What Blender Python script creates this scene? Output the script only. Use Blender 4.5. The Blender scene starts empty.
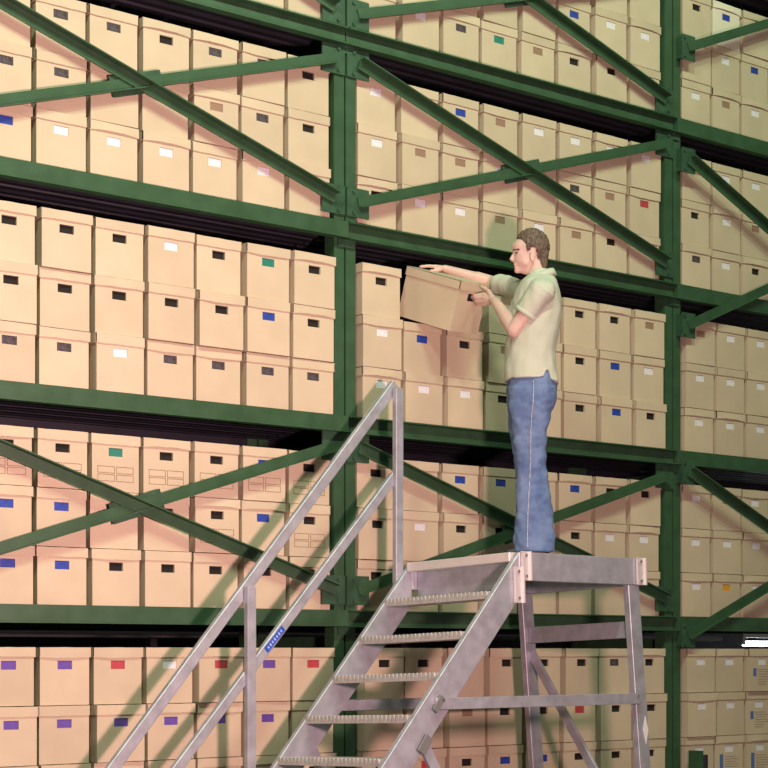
import bpy, bmesh, math, random
from mathutils import Vector, Matrix, noise
random.seed(7)
D = bpy.data
scene = bpy.context.scene
COL = scene.collection

# ------------------------------------------------------------------ camera
F_PX, CX, HOR = 1759.0, 384.0, 653.0
CAM = Vector((-6.01, -8.036, 1.05))
RIGHT = Vector((math.cos(math.radians(38)), -math.sin(math.radians(38)), 0))
FWD = Vector((math.sin(math.radians(38)), math.cos(math.radians(38)), 0))
UP = Vector((0, 0, 1))
cd = D.cameras.new('camera'); cam = D.objects.new('camera', cd); COL.objects.link(cam)
cam.location = CAM
cam.rotation_euler = (math.radians(90), 0, math.radians(-38))
cd.sensor_width = 36; cd.lens = F_PX / 768 * 36
cd.shift_y = (HOR - 384) / 768
cd.clip_end = 100
scene.camera = cam

def at(px, py, depth):
    """world point seen at a pixel, at a distance in front of the camera"""
    return CAM + RIGHT * ((px - CX) / F_PX * depth) + FWD * depth + UP * ((HOR - py) / F_PX * depth)

# ------------------------------------------------------------------ world and lights
w = D.worlds.new('world'); scene.world = w; w.use_nodes = True
w.node_tree.nodes['Background'].inputs[0].default_value = (0.60, 0.50, 0.50, 1)
w.node_tree.nodes['Background'].inputs[1].default_value = 0.10

def area(name, loc, target, energy, color, sx, sy):
    l = D.lights.new(name, 'AREA'); l.shape = 'RECTANGLE'; l.size = sx; l.size_y = sy
    l.energy = energy; l.color = color
    o = D.objects.new(name, l); COL.objects.link(o); o.location = loc
    o.rotation_euler = (Vector(target) - Vector(loc)).to_track_quat('-Z', 'Y').to_euler()
    return o
# photographer's warm flash standing to the right of the camera
area('flash_lamp', (-2.1, -5.65, 1.5), (-1.9, 0, 2.8), 195, (1.0, 0.57, 0.57), 0.35, 0.35).data.spread = math.radians(125)
# ceiling lamps over the aisle
for i, x in enumerate((-4.5, -1.2, 2.2, 5.6)):
    area('ceiling_lamp', (x, -4.2, 8.0), (x, -0.3, 3.2), (245, 195, 105, 30)[i], ((0.90, 1.0, 0.76), (0.82, 1.0, 0.72), (0.78, 1.0, 0.64), (0.78, 1.0, 0.62))[i], 1.3, 0.35)

vs = scene.view_settings
vs.view_transform = 'Standard'; vs.look = 'None'; vs.gamma = 1.0; vs.exposure = 0.0
vs.use_curve_mapping = False

# ------------------------------------------------------------------ materials
def lin(r, g, b):
    c = lambda v: (v / 255 / 12.92) if v / 255 <= .04045 else ((v / 255 + .055) / 1.055) ** 2.4
    return (c(r), c(g), c(b), 1)

def mat(name, col, rough=.7, metal=0.0, var=0.0, scale=8.0, bump=0.0, bscale=60.0, objvar=0.0, stretch=(1, 1, 1), coat=0.0, mix=None):
    m = D.materials.new(name); m.use_nodes = True
    nt = m.node_tree; b = nt.nodes['Principled BSDF']
    b.inputs['Roughness'].default_value = rough; b.inputs['Metallic'].default_value = metal
    b.inputs['Coat Weight'].default_value = coat
    b.inputs['Base Color'].default_value = col
    tc = nt.nodes.new('ShaderNodeTexCoord'); mp = nt.nodes.new('ShaderNodeMapping')
    mp.inputs['Scale'].default_value = stretch
    nt.links.new(tc.outputs['Object'], mp.inputs[0])
    vec = mp.outputs[0]
    cur = None
    if objvar:
        oi = nt.nodes.new('ShaderNodeObjectInfo')
        add = nt.nodes.new('ShaderNodeVectorMath'); add.operation = 'MULTIPLY_ADD'
        add.inputs[1].default_value = (1, 1, 1)
        nt.links.new(vec, add.inputs[0]); 
        sc = nt.nodes.new('ShaderNodeMath'); sc.operation = 'MULTIPLY'; sc.inputs[1].default_value = 37.0
        nt.links.new(oi.outputs['Random'], sc.inputs[0])
        nt.links.new(sc.outputs[0], add.inputs[2])
        vec = add.outputs[0]
    if var:
        n = nt.nodes.new('ShaderNodeTexNoise'); n.inputs['Scale'].default_value = scale; n.inputs['Detail'].default_value = 5
        nt.links.new(vec, n.inputs['Vector'])
        mr = nt.nodes.new('ShaderNodeMapRange'); mr.inputs[1].default_value = .3; mr.inputs[2].default_value = .7
        mr.inputs[3].default_value = 0; mr.inputs[4].default_value = 1
        nt.links.new(n.outputs[0], mr.inputs[0])
        mx = nt.nodes.new('ShaderNodeMix'); mx.data_type = 'RGBA'
        c2 = mix or tuple(v * (1 - var) for v in col[:3]) + (1,)
        mx.inputs[6].default_value = col; mx.inputs[7].default_value = c2
        nt.links.new(mr.outputs[0], mx.inputs[0])
        cur = mx.outputs[2]
    if objvar:
        hv = nt.nodes.new('ShaderNodeHueSaturation')
        mr2 = nt.nodes.new('ShaderNodeMapRange'); mr2.inputs[3].default_value = 1 - objvar; mr2.inputs[4].default_value = 1 + objvar
        nt.links.new(oi.outputs['Random'], mr2.inputs[0]); nt.links.new(mr2.outputs[0], hv.inputs['Value'])
        if cur is None: hv.inputs['Color'].default_value = col
        else: nt.links.new(cur, hv.inputs['Color'])
        cur = hv.outputs[0]
    if cur is not None: nt.links.new(cur, b.inputs['Base Color'])
    if bump:
        n2 = nt.nodes.new('ShaderNodeTexNoise'); n2.inputs['Scale'].default_value = bscale; n2.inputs['Detail'].default_value = 3
        nt.links.new(vec, n2.inputs['Vector'])
        bp = nt.nodes.new('ShaderNodeBump'); bp.inputs['Strength'].default_value = bump; bp.inputs['Distance'].default_value = .01
        nt.links.new(n2.outputs[0], bp.inputs['Height']); nt.links.new(bp.outputs[0], b.inputs['Normal'])
    return m

def emit(name, col, s):
    m = D.materials.new(name); m.use_nodes = True
    b = m.node_tree.nodes['Principled BSDF']
    b.inputs['Base Color'].default_value = (.9, .9, .9, 1)
    b.inputs['Emission Color'].default_value = col; b.inputs['Emission Strength'].default_value = s
    return m

CARD = mat('cardboard', (.60, .51, .365, 1), .85, var=.10, scale=5, bump=.05, bscale=90, objvar=.05)
CARD_PALE = mat('cardboard_pale', (.80, .74, .60, 1), .85, var=.06, scale=5, objvar=.03)
CARD_LID = CARD
GREEN = mat('green_paint', (.044, .108, .054, 1), .40, var=.35, scale=9, bump=.03, bscale=30, mix=(.030, .080, .036, 1))
GREEN_G = mat('green_paint_gusset', (.040, .108, .058, 1), .45, var=.4, scale=14, bump=.05, bscale=30)
DECK = mat('dark_steel_and_shade', (.030, .030, .045, 1), .5, metal=.2, var=.4, scale=4)
ALU = mat('aluminium', (.51, .54, .61, 1), .48, metal=.45, var=.28, scale=14, bump=.06, bscale=45)
ALU_BR = mat('aluminium_bracket', (.78, .75, .74, 1), .38, metal=.3, var=.08, scale=10)
ALU_TREAD = mat('aluminium_tread', (.62, .61, .60, 1), .45, metal=.35, var=.2, scale=20, bump=.3, bscale=70)
STEEL = mat('bolt_steel', (.35, .36, .36, 1), .4, metal=.6)
HOLES = {
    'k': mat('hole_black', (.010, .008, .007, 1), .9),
    'd': mat('hole_grey', (.10, .085, .10, 1), .8, var=.7, scale=60),
    'b': mat('hole_blue', (.020, .060, .42, 1), .6, var=.3, scale=40),
    'w': mat('hole_white', (.82, .82, .90, 1), .6, var=.15, scale=60),
    'p': mat('hole_purple', (.13, .07, .40, 1), .6, var=.2, scale=30),
    'r': mat('hole_red', (.48, .055, .075, 1), .6, var=.2, scale=30),
    't': mat('hole_tan', (.30, .19, .13, 1), .85),
    'g': mat('hole_teal', (.015, .20, .15, 1), .6),
    'o': mat('hole_orange', (.75, .36, .03, 1), .6)}
HNAME = {'k': 'black', 'd': 'grey', 'b': 'blue', 'w': 'white', 'p': 'purple', 'r': 'red', 't': 'tan', 'g': 'teal', 'o': 'orange', 'n': 'brown'}
INK = mat('printed_ink', (.22, .13, .06, 1), .8)
INK_GREY = mat('printed_grey', (.25, .20, .17, 1), .8)
INK_BLUE = mat('printed_blue', (.10, .17, .38, 1), .7)
WALL = mat('dark_wall', (.035, .035, .045, 1), .9, var=.3, scale=1)
FLOOR = mat('concrete', (.30, .29, .28, 1), .7, var=.2, scale=2, bump=.1)
SKIN = mat('skin', (.72, .51, .44, 1), .55, var=.08, scale=25)
SHIRT = mat('sage_shirt', (.56, .60, .49, 1), .9, var=.06, scale=6, bump=.12, bscale=160)
SHIRT_IN = mat('shirt_trim', (.40, .46, .28, 1), .9)
JEANS = mat('denim', (.070, .125, .29, 1), .9, var=.45, scale=9, bump=.2, bscale=150, mix=(.20, .29, .50, 1))
STITCH = mat('denim_seam', (.60, .64, .74, 1), .9, var=.6, scale=90)
HAIR = mat('brown_hair', (.20, .145, .105, 1), .6, var=.7, scale=70, stretch=(1, 1, .4), bump=.8, bscale=120)
SHOE = mat('dark_shoe', (.025, .025, .035, 1), .5)
EYE = mat('eye', (.05, .04, .04, 1), .3)
LIP = mat('lip', (.55, .25, .21, 1), .5)
WHITE = mat('white_plastic', (.8, .8, .82, 1), .5)
STICKER_BLUE = mat('sticker_blue', (.02, .09, .50, 1), .4)
PIPE = mat('grey_pipe', (.6, .62, .66, 1), .4, metal=.2)
TUBE = emit('tube_glow', (.92, .97, 1, 1), 9.0)

# ------------------------------------------------------------------ mesh helpers
class MB:
    def __init__(s): s.v = []; s.f = []; s.sm = False
    def hexa(s, p):            # 8 points: bottom loop 0-3, top loop 4-7
        n = len(s.v); s.v += [tuple(q) for q in p]
        s.f += [tuple(n + i for i in q) for q in ((3, 2, 1, 0), (4, 5, 6, 7), (0, 1, 5, 4), (1, 2, 6, 5), (2, 3, 7, 6), (3, 0, 4, 7))]
        return s
    def box(s, x0, x1, y0, y1, z0, z1):
        return s.hexa([(x0, y0, z0), (x1, y0, z0), (x1, y1, z0), (x0, y1, z0), (x0, y0, z1), (x1, y0, z1), (x1, y1, z1), (x0, y1, z1)])
    def prism(s, prof, p, q, a, b):    # profile (list of (i,j)) in axes a, b swept from p to q
        n = len(s.v); k = len(prof); p = Vector(p); q = Vector(q)
        for base in (p, q):
            s.v += [tuple(base + a * i + b * j) for i, j in prof]
        s.f += [tuple(n + i for i in range(k))[::-1], tuple(n + k + i for i in range(k))]
        for i in range(k):
            j = (i + 1) % k; s.f.append((n + i, n + j, n + k + j, n + k + i))
        return s
    def bar(s, p, q, wd, ht, side):    # rectangular bar; wd measured along 'side'
        p = Vector(p); q = Vector(q); d = (q - p).normalized()
        a = (Vector(side) - d * d.dot(Vector(side))).normalized(); b = d.cross(a)
        return s.prism([(-wd / 2, -ht / 2), (wd / 2, -ht / 2), (wd / 2, ht / 2), (-wd / 2, ht / 2)], p, q, a, b)
    def cyl(s, p, q, r, n=12):
        p = Vector(p); q = Vector(q); d = (q - p).normalized()
        a = d.orthogonal().normalized(); b = d.cross(a)
        return s.prism([(r * math.cos(2 * math.pi * i / n), r * math.sin(2 * math.pi * i / n)) for i in range(n)], p, q, a, b)
    def mesh(s, name, off=Vector((0, 0, 0))):
        me = D.meshes.new(name); off = Vector(off)
        me.from_pydata([tuple(Vector(v) - off) for v in s.v], [], s.f); me.update()
        bm = bmesh.new(); bm.from_mesh(me); bmesh.ops.recalc_face_normals(bm, faces=bm.faces); bm.to_mesh(me); bm.free()
        return me
    def build(s, name, m, parent=None, bevel=0):
        off = wloc(parent)
        me = s.mesh(name, off); me.materials.append(m)
        return link(name, me, parent, bevel)

def wloc(o):
    v = Vector((0, 0, 0))
    while o is not None:
        v += Vector(o.location); o = o.parent
    return v

def link(name, me, parent=None, bevel=0):
    o = D.objects.new(name, me); COL.objects.link(o); o.parent = parent
    if bevel:
        md = o.modifiers.new('bevel', 'BEVEL'); md.width = bevel; md.segments = 1; md.limit_method = 'ANGLE'
    return o

def empty(name, loc, label, cat, group=None):
    o = D.objects.new(name, None); COL.objects.link(o); o.location = loc; o.empty_display_size = .1
    o['label'] = label; o['category'] = cat
    if group: o['group'] = group
    return o

def struct(o, label, cat):
    o['kind'] = 'structure'; o['label'] = label; o['category'] = cat
    return o

# ------------------------------------------------------------------ the room
struct(MB().box(-14, 16, -14, 6, -.1, 0).build('floor', FLOOR), 'grey concrete warehouse floor under the racking', 'floor')
struct(MB().box(-14, 16, 3.2, 3.4, 0, 9.5).build('wall_back', WALL), 'dark warehouse wall behind the racking', 'wall')

# ------------------------------------------------------------------ green racking
L = 2.726                                   # bay length
TOPS = [5.718 - 1.106 * i for i in range(6)]  # beam top heights, 0 = highest
POSTX = [-L, 0, L, 2 * L]
RD = 1.0                                    # rack depth
rack = empty('storage_rack', (0, 0, 0), 'tall green steel storage rack with cross braces holding the boxes', 'rack')
X_, Y_, Z_ = Vector((1, 0, 0)), Vector((0, 1, 0)), Vector((0, 0, 1))

def shared(name, me, loc, parent, m=None):
    o = D.objects.new(name, me); COL.objects.link(o); o.parent = parent; o.location = loc
    return o

# posts: two channels back to back with a gap between them
chan = MB()
t = .006
chan.prism([(-.076, 0), (-.006, 0), (-.006, .09), (-.012, .09), (-.012, .006), (-.070, .006), (-.070, .09), (-.076, .09)], (0, 0, 0), (0, 0, 6.9), X_, Y_)
me_l = chan.mesh('post'); me_l.materials.append(GREEN)
chan = MB()
chan.prism([(.006, 0), (.076, 0), (.076, .09), (.070, .09), (.070, .006), (.012, .006), (.012, .09), (.006, .09)], (0, 0, 0), (0, 0, 6.9), X_, Y_)
me_r = chan.mesh('post'); me_r.materials.append(GREEN)
me_web = MB().box(-.006, .006, .02, .05, 0, 6.9).mesh('post_web'); me_web.materials.append(DECK)
me_foot = MB().box(-.11, .11, -.04, .13, 0, .012).mesh('base_plate'); me_foot.materials.append(GREEN)
me_side = MB().box(-.004, .004, .09, RD - .09, -.03, .03).mesh('side_brace'); me_side.materials.append(GREEN)
for x in POSTX:
    for y in (0, RD - .09):
        y += .02 if y == 0 else 0
        p = shared('post', me_l, (x, y, 0), rack)
        p2 = shared('post', me_r, (x, y, 0), rack)
        shared('post_web', me_web, (x, y, 0), rack)
        shared('base_plate', me_foot, (x, y, 0), rack)
    for i in range(6):
        shared('side_brace', me_side, (x, 0, TOPS[i] - .18), rack)

# beams between posts
me_b = MB().prism([(-.028, 0), (.03, 0), (.03, -.097), (-.028, -.097), (-.028, -.090), (.012, -.086), (.012, -.012), (-.028, -.007)], (-L / 2 + .004, 0, 0), (L / 2 - .004, 0, 0), Y_, Z_).mesh('beam')
me_b.materials.append(GREEN)
me_f = MB().prism([(-.022, 0), (.03, 0), (.03, -.095), (-.022, -.095)], (-L / 2 + .004, 0, 0), (L / 2 - .004, 0, 0), Y_, Z_).mesh('beam')
me_f.materials.append(GREEN)
me_fl = MB().prism([(-.020, 0), (.03, 0), (.03, -.093), (-.030, -.093), (-.030, -.085), (-.020, -.083)], (-L / 2 + .004, 0, 0), (L / 2 - .004, 0, 0), Y_, Z_).mesh('beam')
me_fl.materials.append(GREEN)
me_rear_shaded = me_f.copy(); me_rear_shaded.materials.clear(); me_rear_shaded.materials.append(DECK)  # rear beams take the dark deck colour as painted-in shade inside the rack
NP = 5
pw = (RD - .06) / NP
me_pl = MB().prism([(0, -.004), (pw - .012, -.004), (pw - .012, -.03), (pw - .03, -.045), (pw * .55, -.045), (pw * .5, -.02), (pw * .4, -.02), (pw * .35, -.045), (.02, -.045), (0, -.03)],
                   (-L / 2 + .01, 0, 0), (L / 2 - .01, 0, 0), Y_, Z_).mesh('deck_plank')
me_pl.materials.append(DECK)
me_conn = MB().box(-.055, .055, -.012, .0, -.140, -.097).mesh('connector'); me_conn.materials.append(GREEN_G)
for b in range(3):
    xc = -L / 2 + b * L
    for i, zt in enumerate(TOPS):
        me = me_b if (b == 1 or i <= 1 and b == 0) else (me_fl if b == 0 else me_f)
        shared('beam', me, (xc, 0, zt), rack)
        shared('beam', me_rear_shaded, (xc, RD - .04, zt), rack)
        for k in range(NP):
            shared('deck_plank', me_pl, (xc, .034 + k * pw, zt), rack)
for x in POSTX:
    for zt in TOPS:
        shared('connector', me_conn, (x, .0195, zt), rack)

# gussets and X braces (angle iron)
def gusset(x, z, side, wd=.158, h=.165, yo=0.0):
    s = side
    m = MB().box(min(x + s * .008, x + s * (.008 + wd)), max(x + s * .008, x + s * (.008 + wd)), .008 + yo, .0195, z - h / 2, z + h / 2) if not yo else MB().box(min(x + s * .030, x + s * (.030 + wd - .03)), max(x + s * .030, x + s * (.030 + wd - .03)), .008 + yo, .018 + yo, z - h / 2, z + h / 2)
    if yo: m.box(min(x + s * .034, x + s * .07), max(x + s * .034, x + s * .07), .018 + yo, .0195, z - h / 2 + .01, z + h / 2 - .01)
    g = m.build('gusset_plate', GREEN_G, rack)
    for dz in (-.06, .06):
        c = MB().cyl((x + s * .055, -.001 + yo, z + dz), (x + s * .055, .008 + yo, z + dz), .011, 6).build('bolt', GREEN_G, g)
    return g

def brace(p, q, y, flip):
    """L-section from p to q (x,z) lying at depth y"""
    P = Vector((p[0], y, p[1])); Q = Vector((q[0], y, q[1])); d = (Q - P).normalized()
    up = d.cross(Y_); up = up if up.z > 0 else -up
    wv = .062; tt = .007
    if flip: prof = [(0, wv / 2), (-.050, wv / 2), (-.050, wv / 2 - tt), (-tt, wv / 2 - tt), (-tt, -wv / 2), (0, -wv / 2)]
    else: prof = [(0, -wv / 2), (-.030, -wv / 2), (-.030, -wv / 2 + tt), (-tt, -wv / 2 + tt), (-tt, wv / 2), (0, wv / 2)]
    return MB().prism(prof, P, Q, Y_, up).build('brace', GREEN, rack)

def xbrace(x0, x1, ztop, zbot, yo=0.0):
    g = .085
    for xx, s in ((x0, 1), (x1, -1)):
        gusset(xx, ztop, s, yo=yo); gusset(xx, zbot, s, yo=yo)
    # descending (left high, right low) in front, ascending in two halves behind
    brace((x0 + g, ztop), (x1 - g, zbot), -.001 + yo, True)
    mx, mz = (x0 + x1) / 2, (ztop + zbot) / 2
    brace((x0 + g, zbot), (x1 - g, ztop), .0075 + yo, False)
    d = Vector((x1 - x0 - 2 * g, 0, ztop - zbot)).normalized()
    c = Vector((mx, .0120 + yo, mz))
    MB().bar(c - d * .16, c + d * .16, .008, .11, Y_).build('splice_plate', GREEN_G, rack)
for b in range(2):
    x0 = -L + b * L; x1 = x0 + L
    xbrace(x0, x1, TOPS[0] - .21, TOPS[1] + .10)
    xbrace(x0, x1, TOPS[1] - .185, TOPS[2] + .125)
    xbrace(x0, x1, TOPS[3] - .175, TOPS[4] + .115)
for zt, zb in ((6.15, 5.09), (4.337, 3.237), (2.257, 1.17)):
    xbrace(L, 2 * L, zt, zb, -.046)

# post guard at the foot of the right post
g = MB().box(L + .085, L + .135, -.13, -.045, .0, .40).build('post_guard', GREEN, rack)
MB().cyl((L + .18, -.09, 0), (L + .18, -.09, .37), .03, 12).build('guard_tube', DECK, g)

# ------------------------------------------------------------------ archive boxes
BW, BD, BH, LH, PITCH = .293, .40, .268, .052, .298

def body_mesh(hole=True, dw=0.0):
    m = MB(); hw = (BW - .014) / 2 + dw; H = BH
    hx, z0, z1, rc = .041, .182, .226, .02
    v = m.v; f = m.f
    # back, sides, bottom, top
    v += [(-hw, 0, 0), (hw, 0, 0), (hw, BD, 0), (-hw, BD, 0), (-hw, 0, H), (hw, 0, H), (hw, BD, H), (-hw, BD, H)]
    f += [(3, 2, 1, 0), (4, 5, 6, 7), (1, 2, 6, 5), (2, 3, 7, 6), (3, 0, 4, 7)]
    if hole:
        v += [(-hx, 0, z0), (hx, 0, z0), (hx, 0, z1), (-hx, 0, z1), (-hx, rc, z0), (hx, rc, z0), (hx, rc, z1), (-hx, rc, z1)]
        f += [(0, 1, 9, 8), (1, 5, 10, 9), (5, 4, 11, 10), (4, 0, 8, 11)]
        f += [(8, 9, 13, 12), (9, 10, 14, 13), (10, 11, 15, 14), (11, 8, 12, 15)]
        f += [(12, 13, 14, 15)]
    else:
        f += [(0, 1, 5, 4)]
    me = m.mesh('body'); me.materials.append(CARD)
    return me

def lid_mesh(warp=0.0, seed=0):
    m = MB(); hw = BW / 2; n = 6; th = .005; o = .006
    rnd = random.Random(seed)
    top = PITCH - .002; bot = top - LH
    v, f = m.v, m.f
    # front skirt subdivided so that its lower edge can gape and bow
    for i in range(n + 1):
        x = -hw + 2 * hw * i / n
        bow = warp * math.sin(math.pi * i / n)
        v += [(x, -o - abs(bow) * .6, bot + bow + rnd.uniform(-.0012, .0012)), (x, -o, top - .002 + rnd.uniform(-.001, .001)), (x, BD + o, top - .002), (x, BD + o, bot),
              (x, -o + th - abs(bow) * .6, bot + bow), (x, -o + th, top - th), (x, BD + o - th, top - th), (x, BD + o - th, bot)]
    for i in range(n):
        a, b = i * 8, (i + 1) * 8
        f += [(a, b, b + 1, a + 1), (a + 1, b + 1, b + 2, a + 2), (a + 2, b + 2, b + 3, a + 3),
              (a + 4, a + 5, b + 5, b + 4), (a + 5, a + 6, b + 6, b + 5), (a + 6, a + 7, b + 7, b + 6),
              (a, a + 4, b + 4, b), (a + 3, b + 3, b + 7, a + 7)]
    for k in (0, n * 8):
        f += [(k, k + 1, k + 5, k + 4), (k + 1, k + 2, k + 6, k + 5), (k + 2, k + 3, k + 7, k + 6)]
    for sx in (-1, 1):
        m.box(sx * hw - (th if sx > 0 else 0), sx * hw + (0 if sx > 0 else th), -o, BD + o, bot, top - .002)
    me = m.mesh('lid'); me.materials.append(CARD_LID)
    return me

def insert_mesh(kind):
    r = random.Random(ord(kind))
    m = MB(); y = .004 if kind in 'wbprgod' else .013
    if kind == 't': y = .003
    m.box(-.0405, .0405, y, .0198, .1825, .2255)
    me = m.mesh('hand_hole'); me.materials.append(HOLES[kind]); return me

BODY = body_mesh(True); BODY_PLAIN = body_mesh(False)
LIDS = [lid_mesh(wp, s) for s, wp in enumerate((0, 0, 0, .004, -.005, .009, 0))]
INS = {k: insert_mesh(k) for k in HOLES}
def lines_mesh(rects, m, name):
    mb = MB()
    for x0, x1, z0, z1 in rects: mb.box(x0, x1, -.0012, .0002, z0, z1)
    me = mb.mesh(name); me.materials.append(m); return me
fr = []
for cxx in (-.056, .056):
    for cz in (.112, .070):
        a, b_, c, d_ = cxx - .051, cxx + .051, cz - .018, cz + .018; q = .0024
        fr += [(a, b_, c, c + q), (a, b_, d_ - q, d_), (a, a + q, c, d_), (b_ - q, b_, c, d_)]
FORM = lines_mesh(fr, INK, 'printed_form')
rt = random.Random(3)
TEXT = lines_mesh([(-.045, -.045 + rt.uniform(.09, .17), .15 - i * .017, .1535 - i * .017) for i in range(7)], INK_GREY, 'printed_text')
BLUEL = lines_mesh([(-.095, -.060, .105, .16)], INK_BLUE, 'blue_label')
BLUET = lines_mesh([(-.095, -.060, .02, .17)], INK_BLUE, 'blue_label')

ORD = ['first', 'second', 'third', 'fourth', 'fifth', 'sixth', 'seventh', 'eighth']
SHELF = ['top', 'second', 'third', 'fourth', 'bottom']
ROW = ['top', 'middle', 'bottom']
BODY_PALE = BODY.copy(); BODY_PALE.materials.clear(); BODY_PALE.materials.append(CARD_PALE)
LID_PALE = LIDS[5].copy(); LID_PALE.materials.clear(); LID_PALE.materials.append(CARD_PALE)
def archive_box(loc, rz, code, label):
    e = empty('archive_box', loc, label, 'box', 'cardboard archive boxes on the shelves')
    e.rotation_euler = (0, 0, rz)
    kind = code[0]
    shared('body', BODY_PLAIN if kind == 'n' else (BODY_PALE if 'P' in code else BODY), (0, 0, 0), e)
    shared('lid', LID_PALE if 'P' in code else random.choice(LIDS), (0, 0, 0), e)
    if kind != 'n': shared('hand_hole', INS[kind], (0, 0, 0), e)
    if 'f' in code: shared('printed_form', FORM, (0, 0, 0), e)
    if 'L' in code: shared('printed_text', TEXT, (0, 0, 0), e); shared('blue_label', BLUEL, (0, 0, 0), e)
    if 'T' in code: shared('printed_text', TEXT, (0, 0, 0), e); shared('blue_label', BLUET, (0, 0, 0), e)
    return e

# bay 1 rows are written left to right, from the seventh box left of the left post to the first
BAY1 = {0: [None, None, '- - - - t t t'],
        1: ['n d d k d d k', 'd d d d t d k', 'b w w w w w w'],
        2: ['k k k w k g k', 'k k k k k b k', 'd d w d d d d'],
        3: ['kf kf gf kf kf bf kf', 'b b k k kf b kf', 'b b k k k k k'],
        4: ['p p r w r p r', 'p p p p p p p', 'p p p r p p k']}
BAY2 = {0: ['t t w t b w t t', 'k w t w w b w w', 'n w d g t k k b'],
        1: ['w n b t w w w w', 'w t t w t d t r', 'k w w t w t k w'],
        2: ['k - - t t k k t', 'w b k t k k b w', 'w w w k k k b k'],
        3: ['k k b b k b k k', 'k w k k k k w w', 'k k t k t t w k'],
        4: ['k k k k k k d k', 'n n t k k r k k', 'k r k b b k k k']}
BAY3 = {0: ['k bP t t', 'n w b t', 'w t w t'],
        1: ['t w w t', 'k w t t', 'd w k w'],
        2: ['t w w t', 'w w w t', 'w w w t'],
        3: ['w t w', 'w w w', 'w o w'],
        4: ['w w wL', 'w w wL', 'w wT wT']}
EDGE1 = [-2.25, -.079]                      # left edge of the seventh box, right edge of the first
EDGE2 = {0: (.088, 2.645), 1: (.088, 2.645), 2: (.088, 2.645), 3: (.088, 2.645), 4: (.10, 2.645)}
EDGE3 = {0: 2.82, 1: 2.82, 2: 2.82, 3: 2.82, 4: 2.82}
PALE = set()
def fill(bay, data):
    for lv, rows in data.items():
        base = TOPS[lv + 1]
        jl = random.uniform(-.002, .002)
        for r, row in enumerate(rows):
            if not row: continue
            codes = row.split(); n = len(codes)
            for c, code in enumerate(codes):
                if code == '-': continue
                if bay == 1:
                    p = (EDGE1[1] - EDGE1[0]) / 7; x = EDGE1[0] + p * (c + .5)
                    pos = '%s left of left post' % ORD[6 - c]
                elif bay == 2:
                    e0, e1 = EDGE2[lv]; p = (e1 - e0) / 8; x = e0 + p * (c + .5)
                    pos = ('%s right of left post' % ORD[c]) if c < 4 and not (lv == 2 and r == 0 and c > 0) else ('%s left of right post' % ORD[7 - c])
                else:
                    x = EDGE3[lv] + .310 * (c + .5); pos = '%s right of right post' % ORD[c]
                x += jl + random.uniform(-.0045, .0045)
                y = random.uniform(.032, .050) if lv in (0, 1, 3) else random.uniform(-.016, .014)
                rz = max(-.02, min(.02, random.gauss(0, .010)))
                extra = ' printed form,' if 'f' in code else (' printed label,' if code[1:] in ('L', 'T') else '')
                hole = ('with %s hand hole,' % HNAME[code[0]] if code != 'n' else 'partly hidden,') if not extra else '%s hand hole,' % HNAME[code[0]]
                lab = ('pale' if 'P' in code else 'cardboard') + ' box %s%s %s row, %s shelf, %s' % (hole, extra, ROW[r], SHELF[lv], pos)
                archive_box((x, y, base + (2 - r) * PITCH + .001), rz, code, lab)
fill(1, BAY1); fill(2, BAY2); fill(3, BAY3)

# ------------------------------------------------------------------ things behind the rack
tl = empty('tube_lamp', (6.9, 2.2, 0), 'glowing white fluorescent tube lamp seen behind the bottom shelf', 'lamp')
MB().box(5.95, 7.85, 2.16, 2.26, 1.185, 1.225).build('housing', WHITE, tl)
MB().cyl((6.0, 2.2, 1.132), (7.80, 2.2, 1.132), .024, 12).build('tube', TUBE, tl)
for x in (5.97, 7.83): MB().box(x - .02, x + .02, 2.17, 2.23, 1.12, 1.185).build('tube_holder', WHITE, tl)
MB().box(6.88, 6.92, 2.23, 2.255, 0, 1.185).build('stand', DECK, tl)
pp = empty('conduit_pipe', (0, 1.5, 0), 'thin grey conduit pipe running behind the bottom shelf', 'pipe')
MB().cyl((-3.2, 1.5, 1.165), (4.9, 1.5, 1.165), .02, 10).build('pipe_run', PIPE, pp)
for x in (-2.4, -.4, 1.6, 3.6): MB().box(x - .025, x + .025, 1.47, 1.53, 0, 1.15).build('pipe_stand', DECK, pp)

# ------------------------------------------------------------------ rolling aluminium stair
B0 = at(522, 552, 9.3)
U = (RIGHT * .667 - FWD * .745 + UP * .034).normalized()
V = (RIGHT * .745 + FWD * .667).normalized()
WW = V.cross(U); WW = WW if WW.z > 0 else -WW; WW.normalize()
WID, LEN, RISE = .873, .975, .211
def G(u, v, w): return B0 + U * u + V * v + WW * w
lad = empty('platform_stair', Vector((G(-WID / 2, 0, 0).x, G(-WID / 2, 0, 0).y, 0)), 'aluminium mobile platform stair with handrail that the man stands on', 'stair')
def to_floor(u, v, w, dv, dw):
    p = G(u, v, w); d = (V * dv + WW * dw)
    return p + d * (-p.z / d.z)
def uvbox(u0, u1, v0, v1, w0, w1): return MB().hexa([G(u0, v0, w0), G(u1, v0, w0), G(u1, v1, w0), G(u0, v1, w0), G(u0, v0, w1), G(u1, v0, w1), G(u1, v1, w1), G(u0, v1, w1)])
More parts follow.
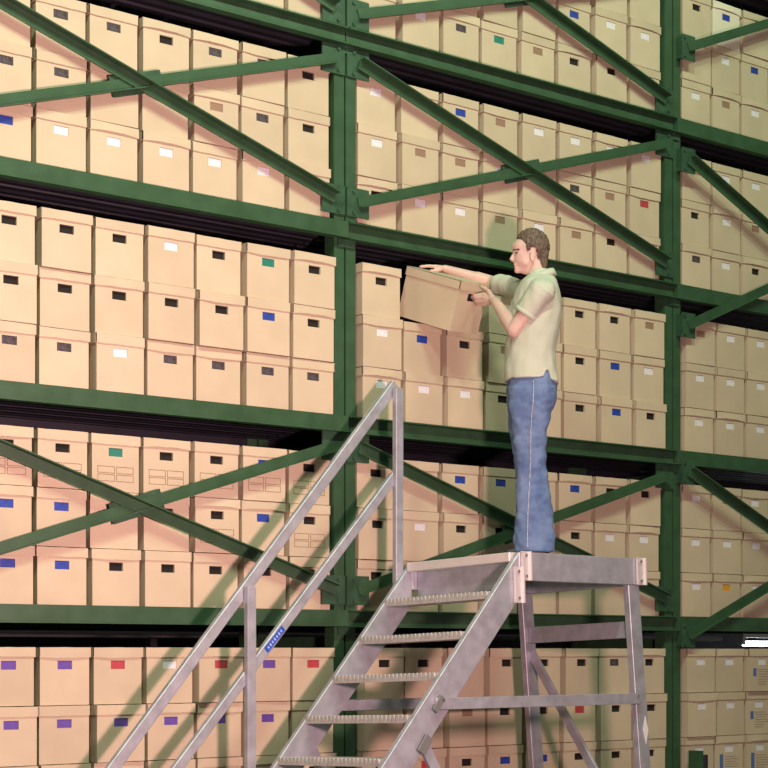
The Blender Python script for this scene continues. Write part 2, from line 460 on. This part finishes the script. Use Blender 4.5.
# platform
uvbox(-WID + .03, -.03, .0, LEN - .0, -.022, -.004).build('platform_deck', ALU_TREAD, lad)
uvbox(-.035, 0, -.02, LEN + .02, -.15, 0).build('side_beam', ALU, lad, .003)
uvbox(-WID, -WID + .035, -.02, LEN + .02, -.15, 0).build('side_beam', ALU, lad, .003)
uvbox(-WID + .036, -.036, LEN - .02, LEN + .018, -.15, -.001).build('end_beam', ALU, lad, .003)
uvbox(-WID + .036, -.036, .02, .05, -.19, -.023).build('front_beam', ALU, lad, .003)
nose = uvbox(-WID + .036, -.036, -.06, .019, -.05, 0).build('top_nosing', ALU_BR, lad, .004)
def bracket(v0, v1, w0, w1):
    b = MB()
    for q in ((v0, v0 + .008, .02), (v1 - .008, v1, .02), (v0, v1, .007)):
        b.hexa([G(a, vv, ww) for ww in (w0, w1) for a, vv in ((.0005, q[0]), (q[2], q[0]), (q[2], q[1]), (.0005, q[1]))])
    o = b.build('corner_bracket', ALU_BR, lad)
    for ww in (w0 + .022, w1 - .022):
        vc = (v0 + v1) / 2
        MB().cyl(G(.007, vc, ww), G(.015, vc, ww), .009, 6).build('bolt', STEEL, o)
bracket(-.015, .055, -.150, .004)
bracket(LEN - .055, LEN + .022, -.150, .004)
# stringers
SL = 1.085
def stringer(u0, u1):
    pts = []
    tp = [(.0, .0), (.0, -.22)]
    foot_u = lambda u: to_floor(u, 0, .02, -1, -SL)
    b = MB()
    for u in (u0, u1):
        top_a = G(u, -.02, -.001); top_b = G(u, -.02, -.235)
        d = (V * -1 + WW * -SL)
        fa = top_a + d * (-top_a.z / d.z); fb = top_b + d * (-top_b.z / d.z)
        pts.append((top_a, top_b, fb, fa))
    (a0, b0, c0, d0), (a1, b1, c1, d1) = pts
    b.hexa([a0, b0, c0, d0, a1, b1, c1, d1])
    o = b.build('stringer', ALU, lad, .003)
    # narrow flange along the upper edge
    return o
sB = stringer(-.032, 0); sA = stringer(-WID, -WID + .032)
bb = MB()
for v0, v1, uu in ((-.075, -.067, .022), (-.013, -.005, .022), (-.075, -.005, .008)):
    bb.hexa([G(a, vv, ww) for ww in (-.27, -.08) for a, vv in ((.0005, v0), (uu, v0), (uu, v1), (.0005, v1))])
cb = bb.build('corner_bracket', ALU_BR, lad)
for ww in (-.245, -.105): MB().cyl(G(.008, -.04, ww), G(.016, -.04, ww), .009, 6).build('bolt', STEEL, cb)
# treads with a serrated nosing
for i in range(1, 8):
    w0 = -RISE * i; vf = w0 / SL - .035
    b = uvbox(-WID + .033, -.033, vf + .012, vf + .20, w0 - .035, w0)
    tr = b.build('tread', ALU_TREAD, lad, .002)
    nb = MB(); nn = 26; du = (WID - .07) / nn
    for k in range(nn):
        u0 = -WID + .035 + k * du
        nb.hexa([G(u0, vf, w0 - .038), G(u0 + du, vf, w0 - .038), G(u0 + du, vf + .0118, w0 - .038), G(u0, vf + .0118, w0 - .038),
                 G(u0, vf, w0), G(u0 + du * .5, vf - .001, w0 + .003), G(u0 + du * .5, vf + .0118, w0 + .003), G(u0, vf + .0118, w0)])
    nb.build('serrated_nosing', ALU_TREAD, tr)
# legs at the far end, raking outwards
def leg(u0, u1):
    b = MB(); v0, v1 = LEN - .115, LEN - .022
    pts = []
    for u, v in ((u0, v0), (u1, v0), (u1, v1), (u0, v1)):
        pts.append(to_floor(u, v, -.15, .06, -1))
    for u, v in ((u0, v0), (u1, v0), (u1, v1), (u0, v1)):
        pts.append(G(u, v, -.151))
    o = b.hexa(pts).build('leg', ALU, lad, .003)
    c = sum((Vector(p) for p in pts[:4]), Vector()) / 4
    MB().box(c.x - .07, c.x + .07, c.y - .07, c.y + .07, 0, .014).build('foot_pad', DECK, o)
    return o
legC = leg(-.045, -.003); legD = leg(-WID + .003, -WID + .045)
def legv(w): return LEN - .07 + .06 * (-.15 - w)
MB().bar(G(-.046, legv(-.40), -.40), G(-WID + .046, legv(-.40), -.40), .095, .03, WW).build('cross_bar', ALU, lad, .003)
MB().bar(G(-WID + .046, legv(-.50), -.50), G(-.33, legv(-1.29), -1.29), .055, .022, V.cross(Vector((U * (WID - .376) - WW * .79)))).build('diagonal_strut', ALU, lad, .002)
for u, s in ((-.018, 1), (-WID + .018, -1)):
    uo = u + s * .030
    vs_ = (-.79 - .02) / SL - .10
    vs0 = -.79 / SL + .12
    bar = MB().bar(G(uo, vs0 - .06, -.79), G(uo, legv(-.79) - .035, -.79), .060, .022, WW).build('side_rail', ALU, lad, .002)
    for vv in (vs0 - .02, legv(-.79) - .06):
        MB().cyl(G(uo + s * .011, vv, -.775), G(uo + s * .020, vv, -.775), .008, 6).build('bolt', STEEL, bar)
    st = MB().bar(G(uo, -1.0 / SL + .17, -1.0), G(uo, -.47, -1.47), .06, .022, V + WW).build('diagonal_strut', ALU, lad, .002)
    clip = MB().bar(G(uo + s * .014, -1.0 / SL + .135, -1.03), G(uo + s * .014, -1.0 / SL + .195, -.955), .012, .05, U).build('clip', STEEL, st)
    clip2 = MB().bar(G(uo + s * .014, vs0 - .075, -.825), G(uo + s * .014, vs0 - .02, -.755), .012, .035, U).build('clip', STEEL, bar)
    MB().bar(G(uo, -1.28, -1.47), G(uo, legv(-1.47), -1.47), .06, .022, WW).build('base_rail', ALU, lad, .002)
MB().bar(G(-.046, legv(-1.32), -1.32), G(-WID + .046, legv(-1.32), -1.32), .06, .03, WW).build('cross_bar', ALU, lad, .003)
# handrail on the rack side
ua = -WID - .018
def rail(v0, w0, v1, w1, nm, wd=.062): return MB().bar(G(ua, v0, w0), G(ua, v1, w1), wd, .034, V.cross(U)).build(nm, ALU, lad, .004)
rail(-.070, 1.014, -2.1, 1.014 - 2.03 * 1.08, 'top_rail', .060)
mr_ = rail(-.09, .495, -1.68, .495 - 1.59 * 1.035, 'mid_rail', .054)
pt_ = G(ua, -.085, -.28)
MB().bar(pt_, pt_ + UP * 1.265, .056, .036, V).build('rail_post', ALU, lad, .004)
pt_ = G(ua, -1.16, -1.42)
MB().bar(pt_, pt_ + UP * 1.26, .056, .036, V).build('rail_post', ALU, lad, .004)
sd = (V * 1 + WW * 1.0).normalized(); sn = V.cross(U); 
c0 = G(ua + .0185, -.985, .495 - .895 * 1.035)
st = MB().bar(c0 - sd * .085, c0 + sd * .085, .034, .002, sd.cross(U)).build('sticker', STICKER_BLUE, mr_)
for k in range(7):
    c = c0 + U * .0015 + sd * (-.062 + k * .0205)
    MB().bar(c - sd * .005, c + sd * .005, .014 + .004 * (k % 2), .001, sd.cross(U)).build('sticker_mark', mat('sticker_mark', (.35, .45, .8, 1)) if k == 0 else D.materials['sticker_mark'], mr_)
ck = G(.0, legv(-.95), -.95)
MB().prism([(-.022, 0), (0, .08), (.022, 0), (0, -.08)], G(-.0025, legv(-.97) + .02, -.97), G(.0005, legv(-.97) + .02, -.97), V, WW).build('warning_sticker', WHITE, lad)

# ------------------------------------------------------------------ carried box
Nc = at(449, 331, 10.20)
al = math.asin(.335)
e1 = RIGHT * (.80 * math.cos(al)) - FWD * (.60 * math.cos(al)) - UP * math.sin(al)
e2 = RIGHT * .60 + FWD * .80
e3 = e2.cross(-e1); e3 = e3 if e3.z > 0 else -e3
hb = empty('archive_box', (0, 0, 0), 'tilted cardboard box being pulled off the shelf by the man', 'box')
# box axes: local x = e2 (across), local y = -e1 (towards the rear), local z = e3; origin at bottom centre of the front end
ro = math.radians(5); e2, e3 = e2 * math.cos(ro) + e3 * math.sin(ro), e3 * math.cos(ro) - e2 * math.sin(ro)
org = Nc + e2 * (BW / 2)
hb.matrix_world = Matrix(((e2.x, -e1.x, e3.x, org.x), (e2.y, -e1.y, e3.y, org.y), (e2.z, -e1.z, e3.z, org.z), (0, 0, 0, 1)))
shared('body', BODY, (0, 0, 0), hb); shared('lid', LIDS[0], (0, 0, 0), hb); shared('hand_hole', INS['k'], (0, 0, 0), hb)
# ------------------------------------------------------------------ the man
MD = 10.02
def h(px, py, dd=0.0): return at(px, py, MD + dd)
FM, SM = -RIGHT, -FWD            # the way he faces, and his left side
def cap(mb, p, q, r1, r2, n=14, flat=1.0, side=None):
    """tapered capsule from p to q; 'flat' squeezes it along 'side'"""
    p = Vector(p); q = Vector(q); d = (q - p)
    d = d.normalized() if d.length > 1e-6 else UP.copy()
    a = Vector(side) if side is not None else d.orthogonal()
    a = (a - d * a.dot(d)).normalized(); b = d.cross(a)
    rings = []
    for k in range(1, 5): t_ = math.pi / 2 * (1 - k / 4); rings.append((p - d * (r1 * math.sin(t_)), r1 * math.cos(t_)))
    for k in range(0, 4): t_ = math.pi / 2 * k / 4; rings.append((q + d * (r2 * math.sin(t_)), r2 * math.cos(t_)))
    n0 = len(mb.v)
    mb.v.append(tuple(p - d * r1))
    for c, r in rings:
        for i in range(n):
            an = 2 * math.pi * i / n
            mb.v.append(tuple(c + a * (r * flat * math.cos(an)) + b * (r * math.sin(an))))
    mb.v.append(tuple(q + d * r2)); last = len(mb.v) - 1
    for i in range(n):
        mb.f.append((n0, n0 + 1 + (i + 1) % n, n0 + 1 + i))
        for k in range(len(rings) - 1):
            x = n0 + 1 + k * n
            mb.f.append((x + i, x + (i + 1) % n, x + n + (i + 1) % n, x + n + i))
        x = n0 + 1 + (len(rings) - 1) * n
        mb.f.append((x + i, x + (i + 1) % n, last))
def ball(mb, c, rf, rs, ru, ax=(FM, SM, UP), nu=24, nv=14, fn=None):
    n0 = len(mb.v); c = Vector(c)
    def pt(f_, s_, u_):
        k = fn(f_, s_, u_) if fn else 1.0
        return tuple(c + ax[0] * (rf * f_ * k) + ax[1] * (rs * s_ * k) + ax[2] * (ru * u_ * k))
    mb.v.append(pt(0, 0, -1))
    for j in range(1, nv):
        ph = -math.pi / 2 + math.pi * j / nv
        for i in range(nu):
            an = 2 * math.pi * i / nu
            mb.v.append(pt(math.cos(ph) * math.cos(an), math.cos(ph) * math.sin(an), math.sin(ph)))
    mb.v.append(pt(0, 0, 1)); last = len(mb.v) - 1
    for i in range(nu):
        k = (i + 1) % nu
        mb.f.append((n0, n0 + 1 + k, n0 + 1 + i)); x = n0 + 1 + (nv - 2) * nu
        mb.f.append((x + i, x + k, last))
        for j in range(nv - 2):
            x = n0 + 1 + j * nu; mb.f.append((x + i, x + k, x + nu + k, x + nu + i))
def loft(mb, rings, n=40, pw=2.3, lowfn=None):
    """rings: (py, front px, back px, half width m, depth offset)"""
    n0 = len(mb.v)
    for ri, (py, fx, bx, hw, dd) in enumerate(rings):
        c = h((fx + bx) / 2, py, dd); hd = (bx - fx) / 2 / F_PX * MD
        for i in range(n):
            an = 2 * math.pi * i / n; cs, sn_ = math.cos(an), math.sin(an)
            e = 2 / pw
            x = math.copysign(abs(cs) ** e, cs) * hd; y = math.copysign(abs(sn_) ** e, sn_) * hw
            p = c + FM * x + SM * y
            if lowfn and ri == len(rings) - 1: p = p + UP * lowfn(an)
            mb.v.append(tuple(p))
    for r in range(len(rings) - 1):
        for i in range(n):
            k = (i + 1) % n
            mb.f.append((n0 + r * n + i, n0 + r * n + k, n0 + (r + 1) * n + k, n0 + (r + 1) * n + i))
    mb.f.append(tuple(n0 + i for i in range(n)))
    c = len(mb.v); x = n0 + (len(rings) - 1) * n
    mb.v.append(tuple(sum((Vector(mb.v[x + i]) for i in range(n)), Vector()) / n + UP * .03))
    for i in range(n): mb.f.append((x + i, x + (i + 1) % n, c))
def remesh(mb, name, m, parent, vox, smooth=4, wrinkle=0.0, wscale=12.0, fac=.5, stretch=(1, 1, 1), refine=None):
    me = mb.mesh(name + '_base'); ob = D.objects.new(name + '_base', me); COL.objects.link(ob)
    r = ob.modifiers.new('r', 'REMESH'); r.mode = 'VOXEL'; r.voxel_size = vox
    s_ = ob.modifiers.new('s', 'SMOOTH'); s_.iterations = smooth; s_.factor = fac
    dg = bpy.context.evaluated_depsgraph_get()
    nm = D.meshes.new_from_object(ob.evaluated_get(dg)); nm.name = name
    D.objects.remove(ob); D.meshes.remove(me)
    if refine: refine(nm)
    off = wloc(parent)
    nrm = [v.normal.copy() for v in nm.vertices]
    for v, nn_ in zip(nm.vertices, nrm):
        if wrinkle:
            q = Vector((v.co.x * stretch[0], v.co.y * stretch[1], v.co.z * stretch[2]))
            v.co = v.co + nn_ * (wrinkle * noise.noise(q * wscale) + wrinkle * .5 * noise.noise(q * wscale * 2.3))
        v.co = v.co - off
    nm.materials.clear(); nm.materials.append(m)
    for p in nm.polygons: p.use_smooth = True
    return link(name, nm, parent)

feet = h(533, 562); feet.z = G(-WID / 2 + .0, .5, 0).z
man = empty('person', feet, 'man in pale green polo shirt and blue jeans pulling a box from the shelf', 'person')

# --- one continuous skin body: head, neck, trunk core, arms and hands
b = MB()
ball(b, h(532, 247.5), .094, .076, .094)                       # skull
ball(b, h(524.5, 258), .062, .058, .075)                       # face
cap(b, h(519.5, 269), h(527, 268.5), .022, .040)               # chin to jaw
cap(b, h(517.6, 270.6), h(518.6, 268), .019, .022)
cap(b, h(517, 246), h(517, 252), .030, .026)                   # forehead / brow
ball(b, h(522.5, 247.5), .056, .060, .056)
ball(b, h(523.5, 256), .055, .060, .055)
cap(b, h(516.4, 250.6, -.022), h(516.4, 250.6, .022), .012, .012)   # brow ridge
cap(b, h(515.0, 252.5), h(511.6, 259.0), .008, .0125)          # nose
cap(b, h(511.6, 259.2), h(514.5, 260.8), .010, .012)
cap(b, h(515.2, 264.4, -.012), h(515.2, 264.4, .012), .0085, .0085)   # upper lip
cap(b, h(515.8, 267.2, -.010), h(515.8, 267.2, .010), .0085, .0085)   # lower lip
for sg in (-1, 1):
    cap(b, h(521, 259, sg * .026), h(526, 263, sg * .034), .026, .026)   # cheeks
    c = h(532.4, 256.8, sg * .077)                             # ear: rim and lobe
    for k in range(7):
        a0 = math.radians(-130 + k * 45); a1 = math.radians(-130 + (k + 1) * 45)
        cap(b, c - FM * (.010 * math.cos(a0)) + UP * (.021 * math.sin(a0)), c - FM * (.010 * math.cos(a1)) + UP * (.021 * math.sin(a1)), .0052, .0052, n=8)
    cap(b, c - UP * .010 + SM * (sg * .010), c + UP * .010 + SM * (sg * .010), .010, .010)
cap(b, h(535, 266), h(541, 286), .056, .062)                   # neck
cap(b, h(540, 298), h(532, 362), .100, .110)                   # trunk core under the shirt
cap(b, h(532, 372), h(532, 392), .085, .085)
for dd in (-.095, .095):
    cap(b, h(531, 395, dd), h(531, 465, dd), .06, .05); cap(b, h(531, 465, dd), h(533, 540, dd), .05, .04)
# left arm (near the camera)
LS, LE, LW = h(541, 293, -.185), h(514.5, 330.0, -.14), h(495.5, 302.0, .09)
cap(b, h(537, 296, -.10), LS, .07, .058)
cap(b, LS, LE, .052, .043); mid = LE.lerp(LW, .30)
cap(b, LE, mid, .042, .043); cap(b, mid, LW, .043, .028)
# left hand: back towards the camera, fingers closing into the hand hole
K = [h(484.0, 294.2, .195), h(483.0, 297.8, .190), h(483.2, 301.4, .192), h(484.2, 304.6, .20)]
pal = h(491.0, 299.8, .15)
for k_ in K: cap(b, LW.lerp(pal, .6), k_, .018, .0125)
cap(b, LW, pal, .026, .022)
T1 = [h(475.6, 295.4, .235), h(475.4, 298.2, .235), h(476.0, 301.4, .24), h(477.6, 304.4, .25)]
T2 = [h(468.8, 297.6, .275), h(471.6, 299.2, .30), h(472.6, 301.6, .305), h(474.8, 303.8, .31)]
for a_, c_, d_, rr in zip(K, T1, T2, (.0108, .0108, .0102, .0095)):
    cap(b, a_, c_, rr + .001, rr, n=10); cap(b, c_, d_, rr, rr - .001, n=10)
cap(b, LW.lerp(pal, .5) + UP * .012, h(488.3, 290.8, .165), .017, .0125, n=10)       # thumb along the lid
cap(b, h(488.3, 290.8, .165), h(484.6, 288.4, .195), .012, .0105, n=10); cap(b, h(484.6, 288.4, .195), h(481.4, 286.6, .22), .0105, .009, n=10)
# right arm (far side) reaching over the lid
RS, RE, RW = h(521, 291, .17), h(491, 282.5, .38), h(445.0, 268.8, .43)
cap(b, h(531, 294, .08), RS, .07, .056)
cap(b, RS, RE, .050, .042); mid = RE.lerp(RW, .30)
cap(b, RE, mid, .041, .040); cap(b, mid, RW, .040, .026, flat=.9, side=UP)
PALM = h(437.5, 267.2, .42)
for k_, dd in enumerate((.375, .400, .425, .450)):
    kn = h(434.5 + abs(k_ - 1) * .7, 266.6 + .2 * k_, dd)
    cap(b, RW, kn, .019, .0125)
    j1 = h(427.6 + (k_ == 3) * 1.8 + (k_ == 0) * .7, 266.0, dd - .012); j2 = h(420.4 + (0.9, 0, .6, 3.6)[k_], 266.6, dd - .022)
    cap(b, kn, j1, .0108, .0100, n=10); cap(b, j1, j2, .0100, .0085, n=10)
cap(b, RW.lerp(PALM, .3) + SM * .012, h(437.0, 270.6, .375), .016, .0125, n=10)      # thumb
cap(b, h(437.0, 270.6, .375), h(431.0, 271.0, .345), .0120, .0095, n=10)
def soften_face(nm):
    bm = bmesh.new(); bm.from_mesh(nm); ref = h(515.6, 255); top, bot = h(532, 238).z, h(532, 282).z
    ear = [h(532.4, 256.8, s_ * .080) for s_ in (-1, 1)]
    vs_ = [v for v in bm.verts if bot < v.co.z < top and (v.co - ref).dot(FM) < 0 and abs((v.co - ref).dot(FM)) < .2 and min((v.co - q).length for q in ear) > .027]
    for _ in range(14): bmesh.ops.smooth_vert(bm, verts=vs_, factor=.5, use_axis_x=True, use_axis_y=True, use_axis_z=True)
    bm.to_mesh(nm); bm.free()
remesh(b, 'body', SKIN, man, .0042, smooth=3, fac=.4, refine=soften_face)
# eyes and brows
for sg in (-1, 1):
    e = MB(); ball(e, h(517.0, 252.9, sg * .036), .010, .008, .0045, nu=12, nv=8); o = e.build('eye', EYE, man)
    e = MB(); cap(e, h(513.6, 249.8, sg * .016), h(519.0, 249.2, sg * .052), .0050, .0040, n=8); e.build('eyebrow', HAIR, man)
e = MB(); cap(e, h(514.9, 265.9, -.016), h(514.9, 265.9, .016), .0050, .0050, n=8); e.build('mouth', LIP, man)

# --- hair
def yline(x):
    pts = [(505, 239), (515, 239), (521, 242), (524, 247), (525.5, 254), (528.5, 254), (529.6, 250.2), (534, 250.5), (535.4, 254), (536.6, 262), (540, 267.5), (552, 270)]
    for (x0, y0), (x1, y1) in zip(pts, pts[1:]):
        if x0 <= x <= x1: return y0 + (y1 - y0) * (x - x0) / (x1 - x0)
    return 239 if x < 505 else 270
KP = F_PX / MD
hx, hy = 532.2, 247.0
RFH, RSH, RUH = .1000, .0845, .1015
def hairfn(f_, s_, u_):
    x = hx - f_ * RFH * KP; y = hy - u_ * RUH * KP
    d = yline(x) - y
    k = max(0, min(1, d / 2.5 + .5))
    r = random.uniform(-.03, .06) if u_ > .35 else random.uniform(-.006, .012)
    top = .035 * max(0, u_) * max(0, f_ + .6)
    return .80 + (.20 + r + top) * k
hb_ = MB(); ball(hb_, h(hx, hy), RFH, RSH, RUH, nu=60, nv=40, fn=hairfn)
for dd in (-.03, 0, .03):
    cap(hb_, h(543.5, 254, dd), h(543.0, 266.0, dd), .030, .022)
remesh(hb_, 'hair', HAIR, man, .0036, smooth=1, wrinkle=.003, wscale=70)

# --- polo shirt
b = MB()
def hem(an):
    d = abs(((an - math.radians(116) + math.pi) % (2 * math.pi)) - math.pi)    # slit on his left side
    d2 = abs(((an - math.radians(-90) + math.pi) % (2 * math.pi)) - math.pi)
    z = -.020 * (-math.cos(an)) * .5
    if d < .17: z += .070 * (1 - d / .17)
    if d2 < .24: z += .05 * (1 - d2 / .24)
    return z
loft(b, [(270.5, 531, 550, .060, 0), (276, 527, 554, .078, 0), (281, 522, 557, .125, 0), (286, 518, 558.5, .168, 0), (293, 514, 560, .195, 0), (303, 511.0, 560.8, .200, 0),
         (315, 509.5, 560.5, .198, 0), (328, 508.0, 558.8, .192, 0), (341, 506.8, 557.0, .184, 0), (354, 505.6, 555.8, .182, 0), (366, 504.8, 555.8, .186, 0), (375, 504.6, 557.2, .192, 0), (383.0, 504.6, 558.6, .196, 0)], lowfn=hem)
SE = LS.lerp(LE, .60)
cap(b, h(541, 291.5, -.10), LS, .085, .076)
def tube_sleeve(p, q, r1, r2):
    d = (q - p).normalized(); a = d.orthogonal().normalized(); c_ = d.cross(a); n = 28; n0 = len(b.v)
    for k in range(6):
        t_ = k / 5; cc = p.lerp(q, t_); r = r1 + (r2 - r1) * t_
        b.v += [tuple(cc + a * (r * math.cos(2 * math.pi * i / n)) + c_ * (r * math.sin(2 * math.pi * i / n))) for i in range(n)]
    for k in range(5):
        for i in range(n):
            j = (i + 1) % n; b.f.append((n0 + k * n + i, n0 + k * n + j, n0 + (k + 1) * n + j, n0 + (k + 1) * n + i))
    b.f.append(tuple(n0 + i for i in range(n)))
    cx_ = len(b.v); b.v.append(tuple(q - d * .025))
    for i in range(n): b.f.append((n0 + 5 * n + i, n0 + 5 * n + (i + 1) % n, cx_))
tube_sleeve(LS - (LE - LS) * .12, SE, .074, .068)
cap(b, h(531, 293, .08), RS, .085, .072)
tube_sleeve(RS - (RE - RS) * .12, RS.lerp(RE, .78), .070, .060)
shirt = remesh(b, 'polo_shirt', SHIRT, man, .0052, smooth=3, wrinkle=.010, wscale=9, stretch=(1, 1, .55))
# collar
cl = MB(); n = 36; cc = h(539.5, 279.0); n0 = 0
for k, (rf, rs_, dz) in enumerate(((.066, .064, .030), (.082, .078, .030), (.100, .098, -.012), (.090, .088, -.014))):
    for i in range(n):
        an = math.radians(16) + math.radians(328) * i / (n - 1)
        p = cc + FM * (rf * math.cos(an)) + SM * (rs_ * math.sin(an))
        tilt = -.36 * (rf * math.cos(an))
        point = -.018 * max(0, math.cos(an) - .75) * 4 if k >= 2 else 0
        cl.v.append(tuple(p + UP * (dz + tilt + point)))
for k in range(4):
    for i in range(n - 1):
        a_, c_ = k * n, ((k + 1) % 4) * n
        cl.f.append((a_ + i, a_ + i + 1, c_ + i + 1, c_ + i))
cl.f += [(0, n, 2 * n, 3 * n), (n - 1, 2 * n - 1, 3 * n - 1, 4 * n - 1)]
co = cl.build('collar', SHIRT, shirt)
for p in co.data.polygons: p.use_smooth = True
pk = MB(); pk.hexa([h(*q) for q in ((508.6, 312, -.030), (508.6, 312, .004), (512.4, 312, .004), (512.4, 312, -.030), (516.0, 289, -.030), (516.0, 289, .004), (521, 289, .004), (521, 289, -.030))])
pko = pk.build('placket', SHIRT, shirt, .003)
for py_, px_ in ((293, 514.6), (301, 511.9)):
    MB().cyl(h(px_ + 1.0, py_, -.014), h(px_ - .4, py_, -.016), .006, 8).build('button', SHIRT_IN, pko)
# sleeve hem band
d = (LE - LS).normalized(); a = d.orthogonal().normalized(); c_ = d.cross(a); band = MB(); nn2 = 28
for q, r in ((SE - d * .022, .0715), (SE + d * .002, .0700), (SE + d * .002, .0655), (SE - d * .022, .0665)):
    band.v += [tuple(q + a * (r * math.cos(2 * math.pi * i / nn2)) + c_ * (r * math.sin(2 * math.pi * i / nn2))) for i in range(nn2)]
for k in range(4):
    for i in range(nn2):
        j = (i + 1) % nn2; x, y = k * nn2, ((k + 1) % 4) * nn2
        band.f.append((x + i, x + j, y + j, y + i))
bo = band.build('sleeve_hem', SHIRT, shirt)
for p in bo.data.polygons: p.use_smooth = True

# --- jeans
b = MB()
loft(b, [(368, 508, 555, .168, 0), (380, 507, 557, .178, 0), (390, 506.8, 557.6, .185, 0), (400, 507.2, 556.0, .188, 0), (410, 508.5, 552.5, .186, 0)])
for dd, fo in ((-.092, 0), (.092, -4)):
    loft(b, [(388, 508.5 + fo * .3, 556.5, .10, dd), (402, 508.5 + fo * .4, 555.5, .102, dd), (414, 510.5 + fo * .8, 550.5, .097, dd), (430, 512.5 + fo, 547.0, .088, dd), (448, 514.5 + fo * .8, 545.8, .079, dd),
             (466, 516.0 + fo * .4, 546.0, .075, dd), (480, 516.2, 548.0, .078, dd), (496, 516.2, 550.6, .083, dd), (515, 515.2, 552.8, .090, dd), (535, 514.0, 554.0, .097, dd), (552.5, 513.5, 554.8, .102, dd)], n=30, pw=2.1)
jeans = remesh(b, 'jeans', JEANS, man, .0055, smooth=3, wrinkle=.009, wscale=11, stretch=(1, 1, 1.3))
# outer side seam, waistband and back pocket of the near leg
seam = [(533.5, 381, .186), (533.6, 392, .200), (533.0, 404, .200), (531.6, 416, .193), (530.8, 432, .184), (530.6, 450, .174), (530.4, 466, .170), (529.6, 482, .172), (528.6, 498, .178), (527.8, 515, .184), (527.4, 535, .190), (527.6, 547, .194)]
sm = MB()
for (x0, y0, s0), (x1, y1, s1) in zip(seam, seam[1:]):
    cap(sm, h(x0, y0, -s0), h(x1, y1, -s1), .0032, .0032, n=8)
sm.build('side_seam', STITCH, jeans)
pk = MB(); pk.hexa([h(*q) for q in ((541.5, 404, -.190), (552.5, 406, -.130), (550.5, 406, -.09), (540.5, 404, -.14), (543.5, 388, -.192), (556.0, 389, -.130), (553.5, 389, -.10), (543.0, 388, -.15))])
pk.build('back_pocket', JEANS, jeans, .003)
# --- shoes
for dd in (-.092, .092):
    b = MB(); z = feet.z + .002
    base = h(533, 560, dd); base.z = z
    def sp(f_, s_, u_): return base + FM * f_ + SM * s_ + UP * u_
    cap(b, sp(-.05, 0, .052), sp(.07, 0, .052), .045, .043, flat=1.0)
    cap(b, sp(.07, 0, .048), sp(.135, .004, .038), .043, .034)
    cap(b, sp(-.04, 0, .05), sp(-.03, 0, .11), .042, .042)
    s_ = remesh(b, 'shoe', SHOE, man, .006, smooth=3)
    so = MB(); outline = [(-.098, .0), (-.08, .036), (0, .040), (.08, .046), (.14, .036), (.170, .0), (.14, -.034), (.08, -.042), (0, -.036), (-.08, -.034)]
    so.prism(outline, base - UP * .001, base + UP * .020, FM, SM).build('sole', SHOE, s_)
